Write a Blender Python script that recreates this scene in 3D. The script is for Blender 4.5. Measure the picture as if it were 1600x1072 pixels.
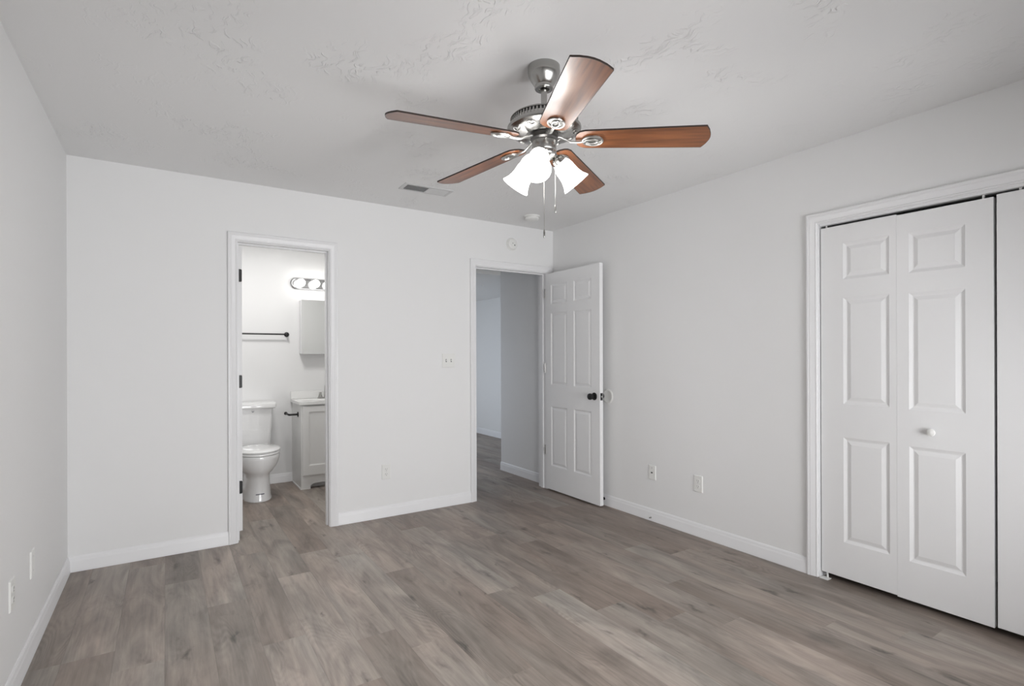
import bpy, bmesh, math, random
from math import sin, cos, pi, radians
from mathutils import Matrix, Vector

for o in list(bpy.data.objects):
    bpy.data.objects.remove(o, do_unlink=True)
scene = bpy.context.scene
COL = scene.collection
random.seed(7)

# ------------------------------------------------------------------ camera
W, H = 3.576, 2.44            # room width, ceiling height; back wall is y = 0
REAR = -4.60
TH = 0.5792
cam_d = bpy.data.cameras.new('camera')
cam = bpy.data.objects.new('camera', cam_d)
COL.objects.link(cam)
cam_d.sensor_width = 36.0
cam_d.lens = 826.6 * 36.0 / 1600.0
cam_d.shift_y = 19.3 / 1600.0
cam_d.clip_start = 0.05
cam.matrix_world = (Matrix.Translation((0.484, -4.007, 1.26)) @ Matrix.Rotation(-TH, 4, 'Z')
                    @ Matrix.Rotation(pi / 2, 4, 'X') @ Matrix.Rotation(-0.0033, 4, 'Z'))
scene.camera = cam

# ------------------------------------------------------------------ world, daylight, exposure
scene.view_settings.view_transform = 'Standard'
scene.view_settings.look = 'None'
scene.view_settings.gamma = 1.0
scene.view_settings.use_curve_mapping = False
scene.view_settings.exposure = 0.0
wd = bpy.data.worlds.new('world')
scene.world = wd
wd.use_nodes = True
bg = wd.node_tree.nodes['Background']
bg.inputs['Color'].default_value = (0.80, 0.87, 0.97, 1)
bg.inputs['Strength'].default_value = 0.9


def area(name, loc, rot, sx, sy, power, color):
    d = bpy.data.lights.new(name, 'AREA')
    d.shape = 'RECTANGLE'
    d.size, d.size_y = sx, sy
    d.energy = power
    d.color = color
    o = bpy.data.objects.new(name, d)
    o.location = loc
    o.rotation_euler = rot
    COL.objects.link(o)
    return o


# daylight through the two bedroom windows (wall behind the camera) and the far room's window
WIN = [(0.85, 1.85, 0.30, 1.60), (2.10, 3.10, 0.30, 1.60)]
for (a, b, c, d) in WIN:
    area('window_daylight', ((a + b) / 2, REAR - 0.16, (c + d) / 2), (pi / 2, 0, 0), b - a, d - c, 57, (0.985, 0.99, 1.0))
area('bathroom_fill_light', (1.25, 0.75, H - 0.02), (0, 0, 0), 0.28, 0.28, 14, (1.0, 0.985, 0.96))  # unseen fill light, added under the ceiling to brighten the bathroom
area('far_room_daylight', (2.58, 2.80, 0.95), (pi / 2, 0, -pi / 2), 1.8, 1.2, 13, (0.80, 0.88, 1.0))
SHADE_E = 9.0
VANITY_E = 7.5


# ------------------------------------------------------------------ materials
def mat(name, color=(0.8, 0.8, 0.8), rough=0.5, metal=0.0, coat=0.0, coat_rough=0.1, spec=0.5, emit=None, es=0.0):
    m = bpy.data.materials.new(name)
    m.use_nodes = True
    b = m.node_tree.nodes['Principled BSDF']
    b.inputs['Base Color'].default_value = (*color, 1)
    b.inputs['Roughness'].default_value = rough
    b.inputs['Metallic'].default_value = metal
    b.inputs['Coat Weight'].default_value = coat
    b.inputs['Coat Roughness'].default_value = coat_rough
    b.inputs['Specular IOR Level'].default_value = spec
    if emit:
        b.inputs['Emission Color'].default_value = (*emit, 1)
        b.inputs['Emission Strength'].default_value = es
    return m


def nodes(m):
    return m.node_tree.nodes, m.node_tree.links, m.node_tree.nodes['Principled BSDF']


def N(nt, typ, **kw):
    n = nt.new(typ)
    for k, v in kw.items():
        setattr(n, k, v)
    return n


def bump_noise(m, scale=180, strength=0.08, dist=0.001, detail=3):
    nt, lk, b = nodes(m)
    g = N(nt, 'ShaderNodeNewGeometry')
    n = N(nt, 'ShaderNodeTexNoise')
    n.inputs['Scale'].default_value = scale
    n.inputs['Detail'].default_value = detail
    bp = N(nt, 'ShaderNodeBump')
    bp.inputs['Strength'].default_value = strength
    bp.inputs['Distance'].default_value = dist
    lk.new(g.outputs['Position'], n.inputs['Vector'])
    lk.new(n.outputs['Fac'], bp.inputs['Height'])
    lk.new(bp.outputs['Normal'], b.inputs['Normal'])
    return m


M = {}
M['wall'] = bump_noise(mat('wall_paint', (0.83, 0.83, 0.83), 0.6, spec=0.3), 220, 0.12, 0.0006)
M['hall'] = bump_noise(mat('hall_paint', (0.84, 0.84, 0.83), 0.6, spec=0.3), 220, 0.12, 0.0006)
M['trim'] = mat('trim_paint', (0.83, 0.83, 0.84), 0.35)
M['door'] = bump_noise(mat('door_paint', (0.84, 0.84, 0.845), 0.38), 120, 0.04, 0.0005)
M['plastic'] = mat('white_plastic', (0.82, 0.82, 0.80), 0.35)
M['slot'] = mat('dark_slot', (0.03, 0.03, 0.03), 0.6)
M['greyslot'] = mat('grey_slot', (0.25, 0.25, 0.25), 0.6)
M['black'] = mat('black_metal', (0.012, 0.012, 0.013), 0.35, metal=0.3)
M['rubber'] = mat('black_rubber', (0.012, 0.012, 0.013), 0.7)
M['porcelain'] = mat('porcelain', (0.86, 0.86, 0.86), 0.08, coat=0.5, coat_rough=0.03)
M['cabinet'] = mat('cabinet_paint', (0.84, 0.84, 0.83), 0.35)
M['marble'] = mat('cultured_marble', (0.88, 0.88, 0.87), 0.12)
M['mirror'] = mat('mirror_glass', (0.86, 0.87, 0.86), 0.03, metal=1.0)
M['chrome'] = mat('chrome', (0.66, 0.66, 0.67), 0.12, metal=1.0)
M['darkgap'] = mat('closet_dark', (0.05, 0.05, 0.05), 0.8)
M['vent'] = mat('vent_enamel', (0.62, 0.62, 0.62), 0.4)
M['blue'] = mat('dark_blue_print', (0.01, 0.015, 0.06), 0.4)
M['greyprint'] = mat('grey_print', (0.35, 0.36, 0.38), 0.4)
M['bulb'] = mat('vanity_bulb_glass', (1, 1, 1), 0.3, emit=(1.0, 0.985, 0.95), es=VANITY_E)
M['shade'] = mat('lit_frosted_glass', (0.95, 0.95, 0.93), 0.25, emit=(1.0, 0.985, 0.965), es=SHADE_E)
M['fanbulb'] = mat('lit_bulb', (1, 1, 1), 0.3, emit=(1.0, 0.97, 0.92), es=SHADE_E * 1.3)


def nickel(name, base, rough, aniso=0.6):
    m = mat(name, base, rough, metal=1.0)
    nt, lk, b = nodes(m)
    b.inputs['Anisotropic'].default_value = aniso
    t = N(nt, 'ShaderNodeTexCoord')
    mp = N(nt, 'ShaderNodeMapping')
    mp.inputs['Scale'].default_value = (6, 6, 1400)
    n = N(nt, 'ShaderNodeTexNoise')
    n.inputs['Scale'].default_value = 1.0
    r = N(nt, 'ShaderNodeMapRange')
    r.inputs['To Min'].default_value = rough - 0.03
    r.inputs['To Max'].default_value = rough + 0.04
    lk.new(t.outputs['Object'], mp.inputs['Vector'])
    lk.new(mp.outputs['Vector'], n.inputs['Vector'])
    lk.new(n.outputs['Fac'], r.inputs['Value'])
    lk.new(r.outputs['Result'], b.inputs['Roughness'])
    return m


M['nickel'] = nickel('brushed_nickel', (0.40, 0.395, 0.38), 0.24)
M['darknickel'] = nickel('dark_nickel', (0.16, 0.155, 0.15), 0.3)
M['brightnickel'] = mat('polished_nickel', (0.52, 0.515, 0.50), 0.30, metal=1.0)


def glass_pane():
    m = bpy.data.materials.new('window_glass')
    m.use_nodes = True
    nt = m.node_tree.nodes
    nt.remove(nt['Principled BSDF'])
    t = nt.new('ShaderNodeBsdfTransparent')
    g = nt.new('ShaderNodeBsdfGlossy')
    g.inputs['Roughness'].default_value = 0.02
    f = nt.new('ShaderNodeFresnel')
    mx = nt.new('ShaderNodeMixShader')
    lk = m.node_tree.links
    lk.new(f.outputs[0], mx.inputs[0])
    lk.new(t.outputs[0], mx.inputs[1])
    lk.new(g.outputs[0], mx.inputs[2])
    lk.new(mx.outputs[0], nt['Material Output'].inputs['Surface'])
    return m


M['glass'] = glass_pane()


def ceiling_mat():
    m = mat('textured_ceiling', (0.84, 0.84, 0.84), 0.75, spec=0.2)
    nt, lk, b = nodes(m)
    g = N(nt, 'ShaderNodeNewGeometry')
    # stomped brush texture: short ridges in clusters
    n0 = N(nt, 'ShaderNodeTexNoise')
    n0.inputs['Scale'].default_value = 3.2
    n0.inputs['Detail'].default_value = 2
    w = N(nt, 'ShaderNodeTexNoise')
    w.inputs['Scale'].default_value = 9
    w.inputs['Detail'].default_value = 2
    wm = N(nt, 'ShaderNodeVectorMath', operation='SCALE')
    wm.inputs['Scale'].default_value = 0.16
    ad = N(nt, 'ShaderNodeVectorMath', operation='ADD')
    lk.new(g.outputs['Position'], w.inputs['Vector'])
    lk.new(w.outputs['Color'], wm.inputs[0])
    lk.new(wm.outputs[0], ad.inputs[1])
    lk.new(g.outputs['Position'], ad.inputs[0])
    mp = N(nt, 'ShaderNodeMapping')
    mp.inputs['Rotation'].default_value = (0, 0, 0.6)
    mp.inputs['Scale'].default_value = (60, 14, 10)
    lk.new(ad.outputs[0], mp.inputs['Vector'])
    r = N(nt, 'ShaderNodeTexNoise')
    r.inputs['Scale'].default_value = 1.0
    r.inputs['Detail'].default_value = 3
    lk.new(mp.outputs[0], r.inputs['Vector'])
    rr = N(nt, 'ShaderNodeMapRange')
    rr.inputs['From Min'].default_value = 0.54
    rr.inputs['From Max'].default_value = 0.64
    lk.new(r.outputs['Fac'], rr.inputs['Value'])
    lk.new(g.outputs['Position'], n0.inputs['Vector'])
    mk = N(nt, 'ShaderNodeMapRange')
    mk.inputs['From Min'].default_value = 0.50
    mk.inputs['From Max'].default_value = 0.66
    lk.new(n0.outputs['Fac'], mk.inputs['Value'])
    mul = N(nt, 'ShaderNodeMath', operation='MULTIPLY')
    lk.new(rr.outputs[0], mul.inputs[0])
    lk.new(mk.outputs[0], mul.inputs[1])
    fine = N(nt, 'ShaderNodeTexNoise')
    fine.inputs['Scale'].default_value = 55
    fine.inputs['Detail'].default_value = 3
    lk.new(g.outputs['Position'], fine.inputs['Vector'])
    fm = N(nt, 'ShaderNodeMath', operation='MULTIPLY_ADD')
    fm.inputs[1].default_value = 0.10
    lk.new(fine.outputs['Fac'], fm.inputs[0])
    lk.new(mul.outputs[0], fm.inputs[2])
    bp = N(nt, 'ShaderNodeBump')
    bp.inputs['Strength'].default_value = 0.7
    bp.inputs['Distance'].default_value = 0.004
    lk.new(fm.outputs[0], bp.inputs['Height'])
    lk.new(bp.outputs[0], b.inputs['Normal'])
    return m


M['ceiling'] = ceiling_mat()


def blade_mat():
    m = mat('blade_wood', (0.3, 0.12, 0.05), 0.42, coat=0.5, coat_rough=0.24)
    nt, lk, b = nodes(m)
    t = N(nt, 'ShaderNodeTexCoord')
    mp = N(nt, 'ShaderNodeMapping')
    mp.inputs['Scale'].default_value = (3, 60, 60)
    n = N(nt, 'ShaderNodeTexNoise')
    n.inputs['Scale'].default_value = 1.0
    n.inputs['Detail'].default_value = 5
    lk.new(t.outputs['Object'], mp.inputs['Vector'])
    lk.new(mp.outputs[0], n.inputs['Vector'])
    cr = N(nt, 'ShaderNodeValToRGB')
    cr.color_ramp.elements[0].position = 0.35
    cr.color_ramp.elements[0].color = (0.13, 0.041, 0.013, 1)
    cr.color_ramp.elements[1].position = 0.68
    cr.color_ramp.elements[1].color = (0.27, 0.094, 0.030, 1)
    lk.new(n.outputs['Fac'], cr.inputs[0])
    lk.new(cr.outputs[0], b.inputs['Base Color'])
    return m


M['blade'] = blade_mat()
M['bladeedge'] = mat('blade_edge', (0.03, 0.018, 0.014), 0.5)


def floor_mat():
    m = mat('vinyl_plank', (0.2, 0.17, 0.15), 0.42)
    nt, lk, b = nodes(m)

    def math_(op, a=None, c=None, va=None, vc=None):
        n = N(nt, 'ShaderNodeMath', operation=op)
        if a is not None:
            lk.new(a, n.inputs[0])
        if c is not None:
            lk.new(c, n.inputs[1])
        if va is not None:
            n.inputs[0].default_value = va
        if vc is not None:
            n.inputs[1].default_value = vc
        return n.outputs[0]

    def noise(vec, scale, detail=4, rough=0.5, dist=0.0):
        n = N(nt, 'ShaderNodeTexNoise')
        n.inputs['Scale'].default_value = scale
        n.inputs['Detail'].default_value = detail
        n.inputs['Roughness'].default_value = rough
        n.inputs['Distortion'].default_value = dist
        lk.new(vec, n.inputs['Vector'])
        return n.outputs['Fac']

    def mapping(vec, sc):
        n = N(nt, 'ShaderNodeMapping')
        n.inputs['Scale'].default_value = sc
        lk.new(vec, n.inputs['Vector'])
        return n.outputs[0]

    def rng(v, a, c, d=0.0, e=1.0):
        n = N(nt, 'ShaderNodeMapRange')
        n.inputs['From Min'].default_value = a
        n.inputs['From Max'].default_value = c
        n.inputs['To Min'].default_value = d
        n.inputs['To Max'].default_value = e
        lk.new(v, n.inputs['Value'])
        return n.outputs[0]

    def mix(f, a, c, blend='MIX', fv=None):
        n = N(nt, 'ShaderNodeMix', data_type='RGBA', blend_type=blend)
        if f is not None:
            lk.new(f, n.inputs['Factor'])
        if fv is not None:
            n.inputs['Factor'].default_value = fv
        for s, v in (('A', a), ('B', c)):
            sock = [i for i in n.inputs if i.name == s and i.type == 'RGBA'][0]
            if isinstance(v, tuple):
                sock.default_value = (*v, 1)
            else:
                lk.new(v, sock)
        return [o for o in n.outputs if o.type == 'RGBA'][0]

    g = N(nt, 'ShaderNodeNewGeometry')
    tone = N(nt, 'ShaderNodeAttribute', attribute_name='tone').outputs['Fac']
    seed = N(nt, 'ShaderNodeAttribute', attribute_name='seed').outputs['Fac']
    uv = N(nt, 'ShaderNodeUVMap', uv_map='plank')
    sx = N(nt, 'ShaderNodeSeparateXYZ')
    lk.new(uv.outputs[0], sx.inputs[0])
    cb = N(nt, 'ShaderNodeCombineXYZ')
    lk.new(sx.outputs[0], cb.inputs[0])
    lk.new(sx.outputs[1], cb.inputs[1])
    lk.new(math_('MULTIPLY', seed, vc=37.0), cb.inputs[2])
    P = cb.outputs[0]
    # slow colour drift along the plank
    drift = noise(mapping(P, (10, 2.0, 1)), 1.0, 4, 0.55, 0.9)
    # long grain streaks
    grain = noise(mapping(P, (70, 3.0, 1)), 1.0, 6, 0.62, 0.6)
    # cathedral figure: contour lines of a stretched noise
    cf = noise(mapping(P, (7, 1.1, 1)), 1.0, 1, 0.4, 0.3)
    rings = math_('SINE', math_('MULTIPLY', cf, vc=190.0))
    ringm = rng(noise(mapping(P, (6, 1.3, 3)), 1.0, 1), 0.50, 0.66)
    rings = math_('MULTIPLY', rings, ringm)
    # knots and smudges
    vo = N(nt, 'ShaderNodeTexVoronoi', feature='F1', voronoi_dimensions='2D')
    vo.inputs['Scale'].default_value = 1.0
    dn = N(nt, 'ShaderNodeTexNoise')
    dn.inputs['Scale'].default_value = 14
    dn.inputs['Detail'].default_value = 3
    lk.new(P, dn.inputs['Vector'])
    ds = N(nt, 'ShaderNodeVectorMath', operation='SCALE')
    ds.inputs['Scale'].default_value = 0.09
    lk.new(dn.outputs['Color'], ds.inputs[0])
    da = N(nt, 'ShaderNodeVectorMath', operation='ADD')
    lk.new(P, da.inputs[0])
    lk.new(ds.outputs[0], da.inputs[1])
    off = N(nt, 'ShaderNodeCombineXYZ')
    lk.new(math_('MULTIPLY', seed, vc=91.0), off.inputs[0])
    lk.new(math_('MULTIPLY', seed, vc=57.0), off.inputs[1])
    dv = N(nt, 'ShaderNodeVectorMath', operation='ADD')
    lk.new(mapping(da.outputs[0], (8.5, 2.4, 1)), dv.inputs[0])
    lk.new(off.outputs[0], dv.inputs[1])
    lk.new(dv.outputs[0], vo.inputs['Vector'])
    sel = N(nt, 'ShaderNodeSeparateColor')
    lk.new(vo.outputs['Color'], sel.inputs[0])
    gate = rng(sel.outputs[0], 0.66, 0.74)
    size = rng(sel.outputs[1], 0, 1, 0.07, 0.24)
    kn = math_('SUBTRACT', va=1.0, c=math_('DIVIDE', vo.outputs['Distance'], size))
    kn = math_('MULTIPLY', rng(kn, 0.0, 0.9), gate)
    smudge = rng(noise(mapping(P, (14, 4.5, 1)), 1.0, 4, 0.6, 0.8), 0.58, 0.74)
    col = mix(tone, (0.180, 0.143, 0.121), (0.405, 0.366, 0.333))
    hue = rng(noise(mapping(P, (3, 0.8, 2)), 1.0, 2), 0.35, 0.65)
    col = mix(hue, mix(None, col, (0.98, 1.0, 0.99), 'MULTIPLY', 1.0), mix(None, col, (1.04, 0.98, 0.94), 'MULTIPLY', 1.0))
    dk = math_('ADD', rng(drift, 0.32, 0.68, 0.72, 1.26), rng(grain, 0.3, 0.7, -0.17, 0.17))
    dk = math_('ADD', dk, math_('MULTIPLY', rings, vc=0.085))
    dk = math_('SUBTRACT', dk, math_('MULTIPLY', smudge, vc=0.26))
    dk = math_('SUBTRACT', dk, math_('MULTIPLY', kn, vc=0.50))
    # joints
    e = N(nt, 'ShaderNodeAttribute', attribute_name='edge')
    cl = N(nt, 'ShaderNodeClamp')
    cl.inputs['Min'].default_value = 0.35
    cl.inputs['Max'].default_value = 1.6
    lk.new(dk, cl.inputs[0])
    us = math_('MODULO', math_('ADD', sx.outputs[0], vc=0.0), vc=0.178)
    ed = math_('MINIMUM', us, math_('SUBTRACT', va=0.178, c=us))
    joint = rng(ed, 0.0, 0.0022, 0.80, 1.0)
    val = math_('MULTIPLY', cl.outputs[0], joint)
    gc = N(nt, 'ShaderNodeCombineColor')
    for i in range(3):
        lk.new(val, gc.inputs[i])
    col = mix(None, col, gc.outputs[0], 'MULTIPLY', 1.0)
    lk.new(col, b.inputs['Base Color'])
    lk.new(rng(grain, 0.2, 0.8, 0.36, 0.50), b.inputs['Roughness'])
    bp = N(nt, 'ShaderNodeBump')
    bp.inputs['Strength'].default_value = 0.12
    bp.inputs['Distance'].default_value = 0.001
    lk.new(math_('ADD', grain, joint), bp.inputs['Height'])
    lk.new(bp.outputs[0], b.inputs['Normal'])
    return m


M['floor'] = floor_mat()


# ------------------------------------------------------------------ mesh helpers
class MB:
    def __init__(self):
        self.v, self.f = [], []

    def add(self, vs, fs):
        n = len(self.v)
        self.v += [tuple(v) for v in vs]
        self.f += [tuple(i + n for i in f) for f in fs]
        return self

    def box(self, x0, x1, y0, y1, z0, z1):
        x0, x1 = min(x0, x1), max(x0, x1)
        y0, y1 = min(y0, y1), max(y0, y1)
        z0, z1 = min(z0, z1), max(z0, z1)
        vs = [(x0, y0, z0), (x1, y0, z0), (x1, y1, z0), (x0, y1, z0), (x0, y0, z1), (x1, y0, z1), (x1, y1, z1), (x0, y1, z1)]
        return self.add(vs, [(0, 3, 2, 1), (4, 5, 6, 7), (0, 1, 5, 4), (1, 2, 6, 5), (2, 3, 7, 6), (3, 0, 4, 7)])

    def loft(self, rings, cap0=True, cap1=True, close=True):
        n = len(rings[0])
        vs = [p for r in rings for p in r]
        fs = []
        for k in range(len(rings) - 1):
            for i in range(n if close else n - 1):
                j = (i + 1) % n
                fs.append((k * n + i, k * n + j, (k + 1) * n + j, (k + 1) * n + i))
        if cap0:
            fs.append(tuple(range(n - 1, -1, -1)))
        if cap1:
            fs.append(tuple(range((len(rings) - 1) * n, len(rings) * n)))
        return self.add(vs, fs)

    def lathe(self, prof, o=(0, 0, 0), mtx=None, n=40, cap0=True, cap1=True):
        """prof: (radius, z) pairs about local z; mtx maps local to space"""
        rings = []
        for r, z in prof:
            ring = []
            for i in range(n):
                p = Vector((max(r, 1e-5) * cos(2 * pi * i / n), max(r, 1e-5) * sin(2 * pi * i / n), z))
                if mtx is not None:
                    p = mtx @ p
                ring.append(tuple(p + Vector(o)))
            rings.append(ring)
        return self.loft(rings, cap0, cap1)

    def tube(self, pts, r, n=10, closed=False, ry=None):
        pts = [Vector(p) for p in pts]
        rs = r if isinstance(r, (list, tuple)) else [r] * len(pts)
        m = len(pts)
        rings = []
        up = None
        for k, p in enumerate(pts):
            if closed:
                t = pts[(k + 1) % m] - pts[k - 1]
            else:
                t = pts[min(k + 1, m - 1)] - pts[max(k - 1, 0)]
            t.normalize()
            if up is None:
                a = Vector((0, 0, 1)) if abs(t.z) < 0.9 else Vector((1, 0, 0))
                up = (a - t * a.dot(t)).normalized()
            else:
                up = (up - t * up.dot(t)).normalized()
            s = t.cross(up)
            q = rs[k] if ry is None else ry
            rings.append([tuple(p + s * (rs[k] * cos(2 * pi * i / n)) + up * (q * sin(2 * pi * i / n))) for i in range(n)])
        if closed:
            rings.append(rings[0])
            return self.loft(rings, False, False)
        return self.loft(rings)

    def prism(self, poly, z0, z1, f=None):
        """poly in (a,b); f maps (a,b,c)->xyz"""
        f = f or (lambda a, b, c: (a, b, c))
        return self.loft([[f(a, b, z0) for a, b in poly], [f(a, b, z1) for a, b in poly]])

    def build(self, name, m, parent=None, bevel=0.0, seg=2, smooth=35):
        me = bpy.data.meshes.new(name)
        me.from_pydata(self.v, [], self.f)
        bm = bmesh.new()
        bm.from_mesh(me)
        bmesh.ops.remove_doubles(bm, verts=bm.verts, dist=1e-6)
        bmesh.ops.recalc_face_normals(bm, faces=bm.faces)
        if bevel:
            ed = [e for e in bm.edges if len(e.link_faces) == 2 and e.calc_face_angle(0) > 0.6]
            bmesh.ops.bevel(bm, geom=ed, offset=bevel, segments=seg, affect='EDGES', clamp_overlap=True)
        bm.to_mesh(me)
        bm.free()
        me.materials.append(m)
        if smooth:
            me.polygons.foreach_set('use_smooth', [True] * len(me.polygons))
            me.set_sharp_from_angle(angle=radians(smooth))
        o = bpy.data.objects.new(name, me)
        COL.objects.link(o)
        if parent:
            o.parent = parent
        return o


def tag(o, label=None, cat=None, group=None, kind=None):
    if label:
        o['label'] = label
    if cat:
        o['category'] = cat
    if group:
        o['group'] = group
    if kind:
        o['kind'] = kind
    return o


def empty(name, loc=(0, 0, 0), rz=0.0, rot=None):
    o = bpy.data.objects.new(name, None)
    o.empty_display_size = 0.05
    o.location = loc
    o.rotation_euler = rot or (0, 0, rz)
    COL.objects.link(o)
    return o


def struct(name, mb, m, label, cat, **kw):
    return tag(mb.build(name, m, **kw), label, cat, kind='structure')


def place(o, loc, rz):
    o.location = loc
    o.rotation_euler = (0, 0, rz)
    return o


BK, RT, LF = 0.0, -pi / 2, pi / 2      # facing: from back wall, right wall, left wall
T = 0.12                                # wall thickness
BD = (0.892, 1.490)                     # bathroom doorway clear opening
ED = (2.735, 3.490)                     # entry doorway clear opening
DH = 2.035                              # doorway height
CL = (-2.452, -3.972)                   # closet opening along right wall
CH = 1.993
BX0, BX1, BY = 0.10, 2.45, 1.675        # bathroom box

# ------------------------------------------------------------------ floor
PW, PX0, PL = 0.178, 0.120, 1.22
ends = {0: -1.18, 1: -0.15, 2: -0.52, 3: -0.95, 4: -0.27, 5: 0.45, 6: -0.45, 7: -0.64, 8: -1.04, 9: -0.10, 10: -0.38,
        11: -0.54, 12: -0.83, 13: -1.08, 14: -1.26, 15: -0.82, 16: -0.31, 17: -1.76, 18: -0.62, 19: -1.52}
# tone of the plank that starts (far end) at that joint, then the next nearer one ...; key -1 is the one beyond
tones = {0: {-1: .62, 0: .30, 1: .4}, 1: {-1: .45, 0: .55, 1: .6}, 2: {-1: .28, 0: .42, 1: .5}, 3: {-1: .66, 0: .35, 1: .5},
         4: {-1: .4, 0: .42, 1: .6}, 5: {-1: .3, 0: .45, 1: .75}, 6: {-1: .22, 0: .66, 1: .26, 2: .4}, 7: {-1: .5, 0: .62, 1: .60},
         8: {-1: .62, 0: .32, 1: .5}, 9: {-1: .35, 0: .45, 1: .35}, 10: {-1: .22, 0: .62, 1: .40, 2: .7}, 11: {-1: .2, 0: .50, 1: .74},
         12: {-1: .42, 0: .28, 1: .42, 2: .6}, 13: {-1: .42, 0: .22, 1: .36}, 14: {-1: .30, 0: .46, 1: .56}, 15: {-1: .16, 0: .36, 1: .20, 2: .4},
         16: {-1: .38, 0: .30, 1: .44, 2: .5}, 17: {-1: .16, 0: .42, 1: .5}, 18: {-1: .2, 0: .25, 1: .32}, 19: {-1: .2, 0: .22, 1: .3}}


def make_floor():
    me = bpy.data.meshes.new('floor')
    vs, fs, tn, sd, uvs = [], [], [], [], []
    rnd = random.Random(11)
    XA, XB, YA, YB = -0.15, 4.95, REAR - 0.15, 4.3
    c0 = int(math.floor((XA - PX0) / PW))
    c1 = int(math.ceil((XB - PX0) / PW))
    for c in range(c0, c1):
        x0, x1 = max(PX0 + c * PW, XA), min(PX0 + (c + 1) * PW, XB)
        e = ends.get(c, -rnd.random() * PL)
        for k in range(-5, 5):
            ya, yb = e - k * PL, e - (k + 1) * PL
            y1, y0 = min(ya, YB), max(yb, YA)
            if y1 <= y0:
                continue
            n = len(vs)
            vs += [(x0, y0, 0), (x1, y0, 0), (x1, y1, 0), (x0, y1, 0)]
            fs.append((n, n + 1, n + 2, n + 3))
            s = rnd.random()
            tt = tones.get(c, {}).get(k)
            if tt is None:
                tt = 0.15 + 0.5 * rnd.random()
            tn.append(tt)
            sd.append(s)
            u0, u1 = x0 - (PX0 + c * PW), x1 - (PX0 + c * PW)
            uvs += [(u0, y0), (u1, y0), (u1, y1), (u0, y1)]
    me.from_pydata(vs, [], fs)
    a = me.attributes.new('tone', 'FLOAT', 'FACE')
    a.data.foreach_set('value', tn)
    a = me.attributes.new('seed', 'FLOAT', 'FACE')
    a.data.foreach_set('value', sd)
    uvl = me.uv_layers.new(name='plank')
    for i, q in enumerate(uvs):
        uvl.data[i].uv = q
    me.materials.append(M['floor'])
    o = bpy.data.objects.new('floor', me)
    COL.objects.link(o)
    tag(o, 'greyish brown wood-look vinyl plank floor running through all rooms', 'floor', kind='structure')


make_floor()

# ------------------------------------------------------------------ walls and ceilings
b = MB()
b.box(-0.12, BD[0] - .018, 0, T, 0, H).box(BD[1] + .018, ED[0] - .018, 0, T, 0, H).box(ED[1] + .018, W, 0, T, 0, H)
b.box(BD[0] - .018, BD[1] + .018, 0, T, DH + .018, H).box(ED[0] - .018, ED[1] + .018, 0, T, DH + .018, H)
struct('wall_back', b, M['wall'], 'light grey painted bedroom wall with the two doorways', 'wall', smooth=0)
struct('wall_left', MB().box(-0.12, 0, REAR, 0, 0, H), M['wall'], 'light grey painted wall along the left edge', 'wall', smooth=0)
b = MB()
b.box(W, W + T, CL[0] + .018, 0.945, 0, H).box(W, W + T, REAR, CL[1] - .018, 0, H).box(W, W + T, CL[1] - .018, CL[0] + .018, CH + .018, H)
struct('wall_right', b, M['wall'], 'light grey painted wall with the closet opening', 'wall', smooth=0)
b = MB()
xs = [-0.12, WIN[0][0], WIN[0][1], WIN[1][0], WIN[1][1], W + T]
for i in (0, 2, 4):
    b.box(xs[i], xs[i + 1], REAR - T, REAR, 0, H)
for (a, c, z0, z1) in WIN:
    b.box(a, c, REAR - T, REAR, 0, z0).box(a, c, REAR - T, REAR, z1, H)
struct('wall_front', b, M['wall'], 'light grey window wall behind the viewpoint', 'wall', smooth=0)
struct('ceiling', MB().box(-0.12, W + T, REAR - T, 0, H, H + .08), M['ceiling'], 'brush-textured pale grey bedroom ceiling', 'ceiling', smooth=0)
# closet interior
b = MB().box(W + T, W + .75, CL[0] + .12, CL[0] + .2, 0, H).box(W + T, W + .75, CL[1] - .2, CL[1] - .12, 0, H).box(W + .75, W + .83, CL[1] - .2, CL[0] + .2, 0, H)
b.box(W + T, W + .83, CL[1] - .2, CL[0] + .2, CH + .1, CH + .14)
struct('wall_closet', b, M['hall'], 'unlit inside walls of the closet', 'wall', smooth=0)
# bathroom
b = MB().box(BX0 - .08, BX0, T, BY, 0, H).box(BX1, BX1 + .1, T, BY, 0, H).box(BX0 - .08, BX1 + .1, BY, BY + .1, 0, H)
struct('wall_bathroom', b, M['wall'], 'white painted bathroom walls seen through the left doorway', 'wall', smooth=0)
struct('ceiling_bathroom', MB().box(BX0 - .08, BX1 + .1, T, BY + .1, H, H + .08), M['ceiling'], 'white bathroom ceiling above the vanity light', 'ceiling', smooth=0)
# hall and the room beyond
b = MB().box(BX1 + .06, BX1 + .1, BY + .1, 1.9, 0, H).box(BX1 + .06, BX1 + .1, 1.9, 2.4, 0, .35).box(BX1 + .06, BX1 + .1, 1.9, 2.4, 1.55, H).box(BX1 + .06, BX1 + .1, 3.7, 4.2, 0, H).box(BX1 + .06, BX1 + .1, 2.4, 3.7, 0, .35).box(BX1 + .06, BX1 + .1, 2.4, 3.7, 1.55, H)
b.box(4.735, 4.83, .9, 4.2, 0, H).box(BX1 + .06, 4.83, 4.15, 4.25, 0, H).box(W + T, 4.83, .845, .945, 0, H)
struct('wall_hall', b, M['hall'], 'grey hallway walls seen through the right doorway', 'wall', smooth=0)
struct('ceiling_hall', MB().box(BX1, 4.83, T, .945, H, H + .08), M['hall'], 'hallway ceiling just beyond the right doorway', 'ceiling', smooth=0)
struct('ceiling_hall_drop', MB().box(BX1 + .1, 4.735, .945, 4.15, 2.145, H + .08), M['hall'], 'lower ceiling over the far end of the hallway', 'ceiling', smooth=0)

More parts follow.
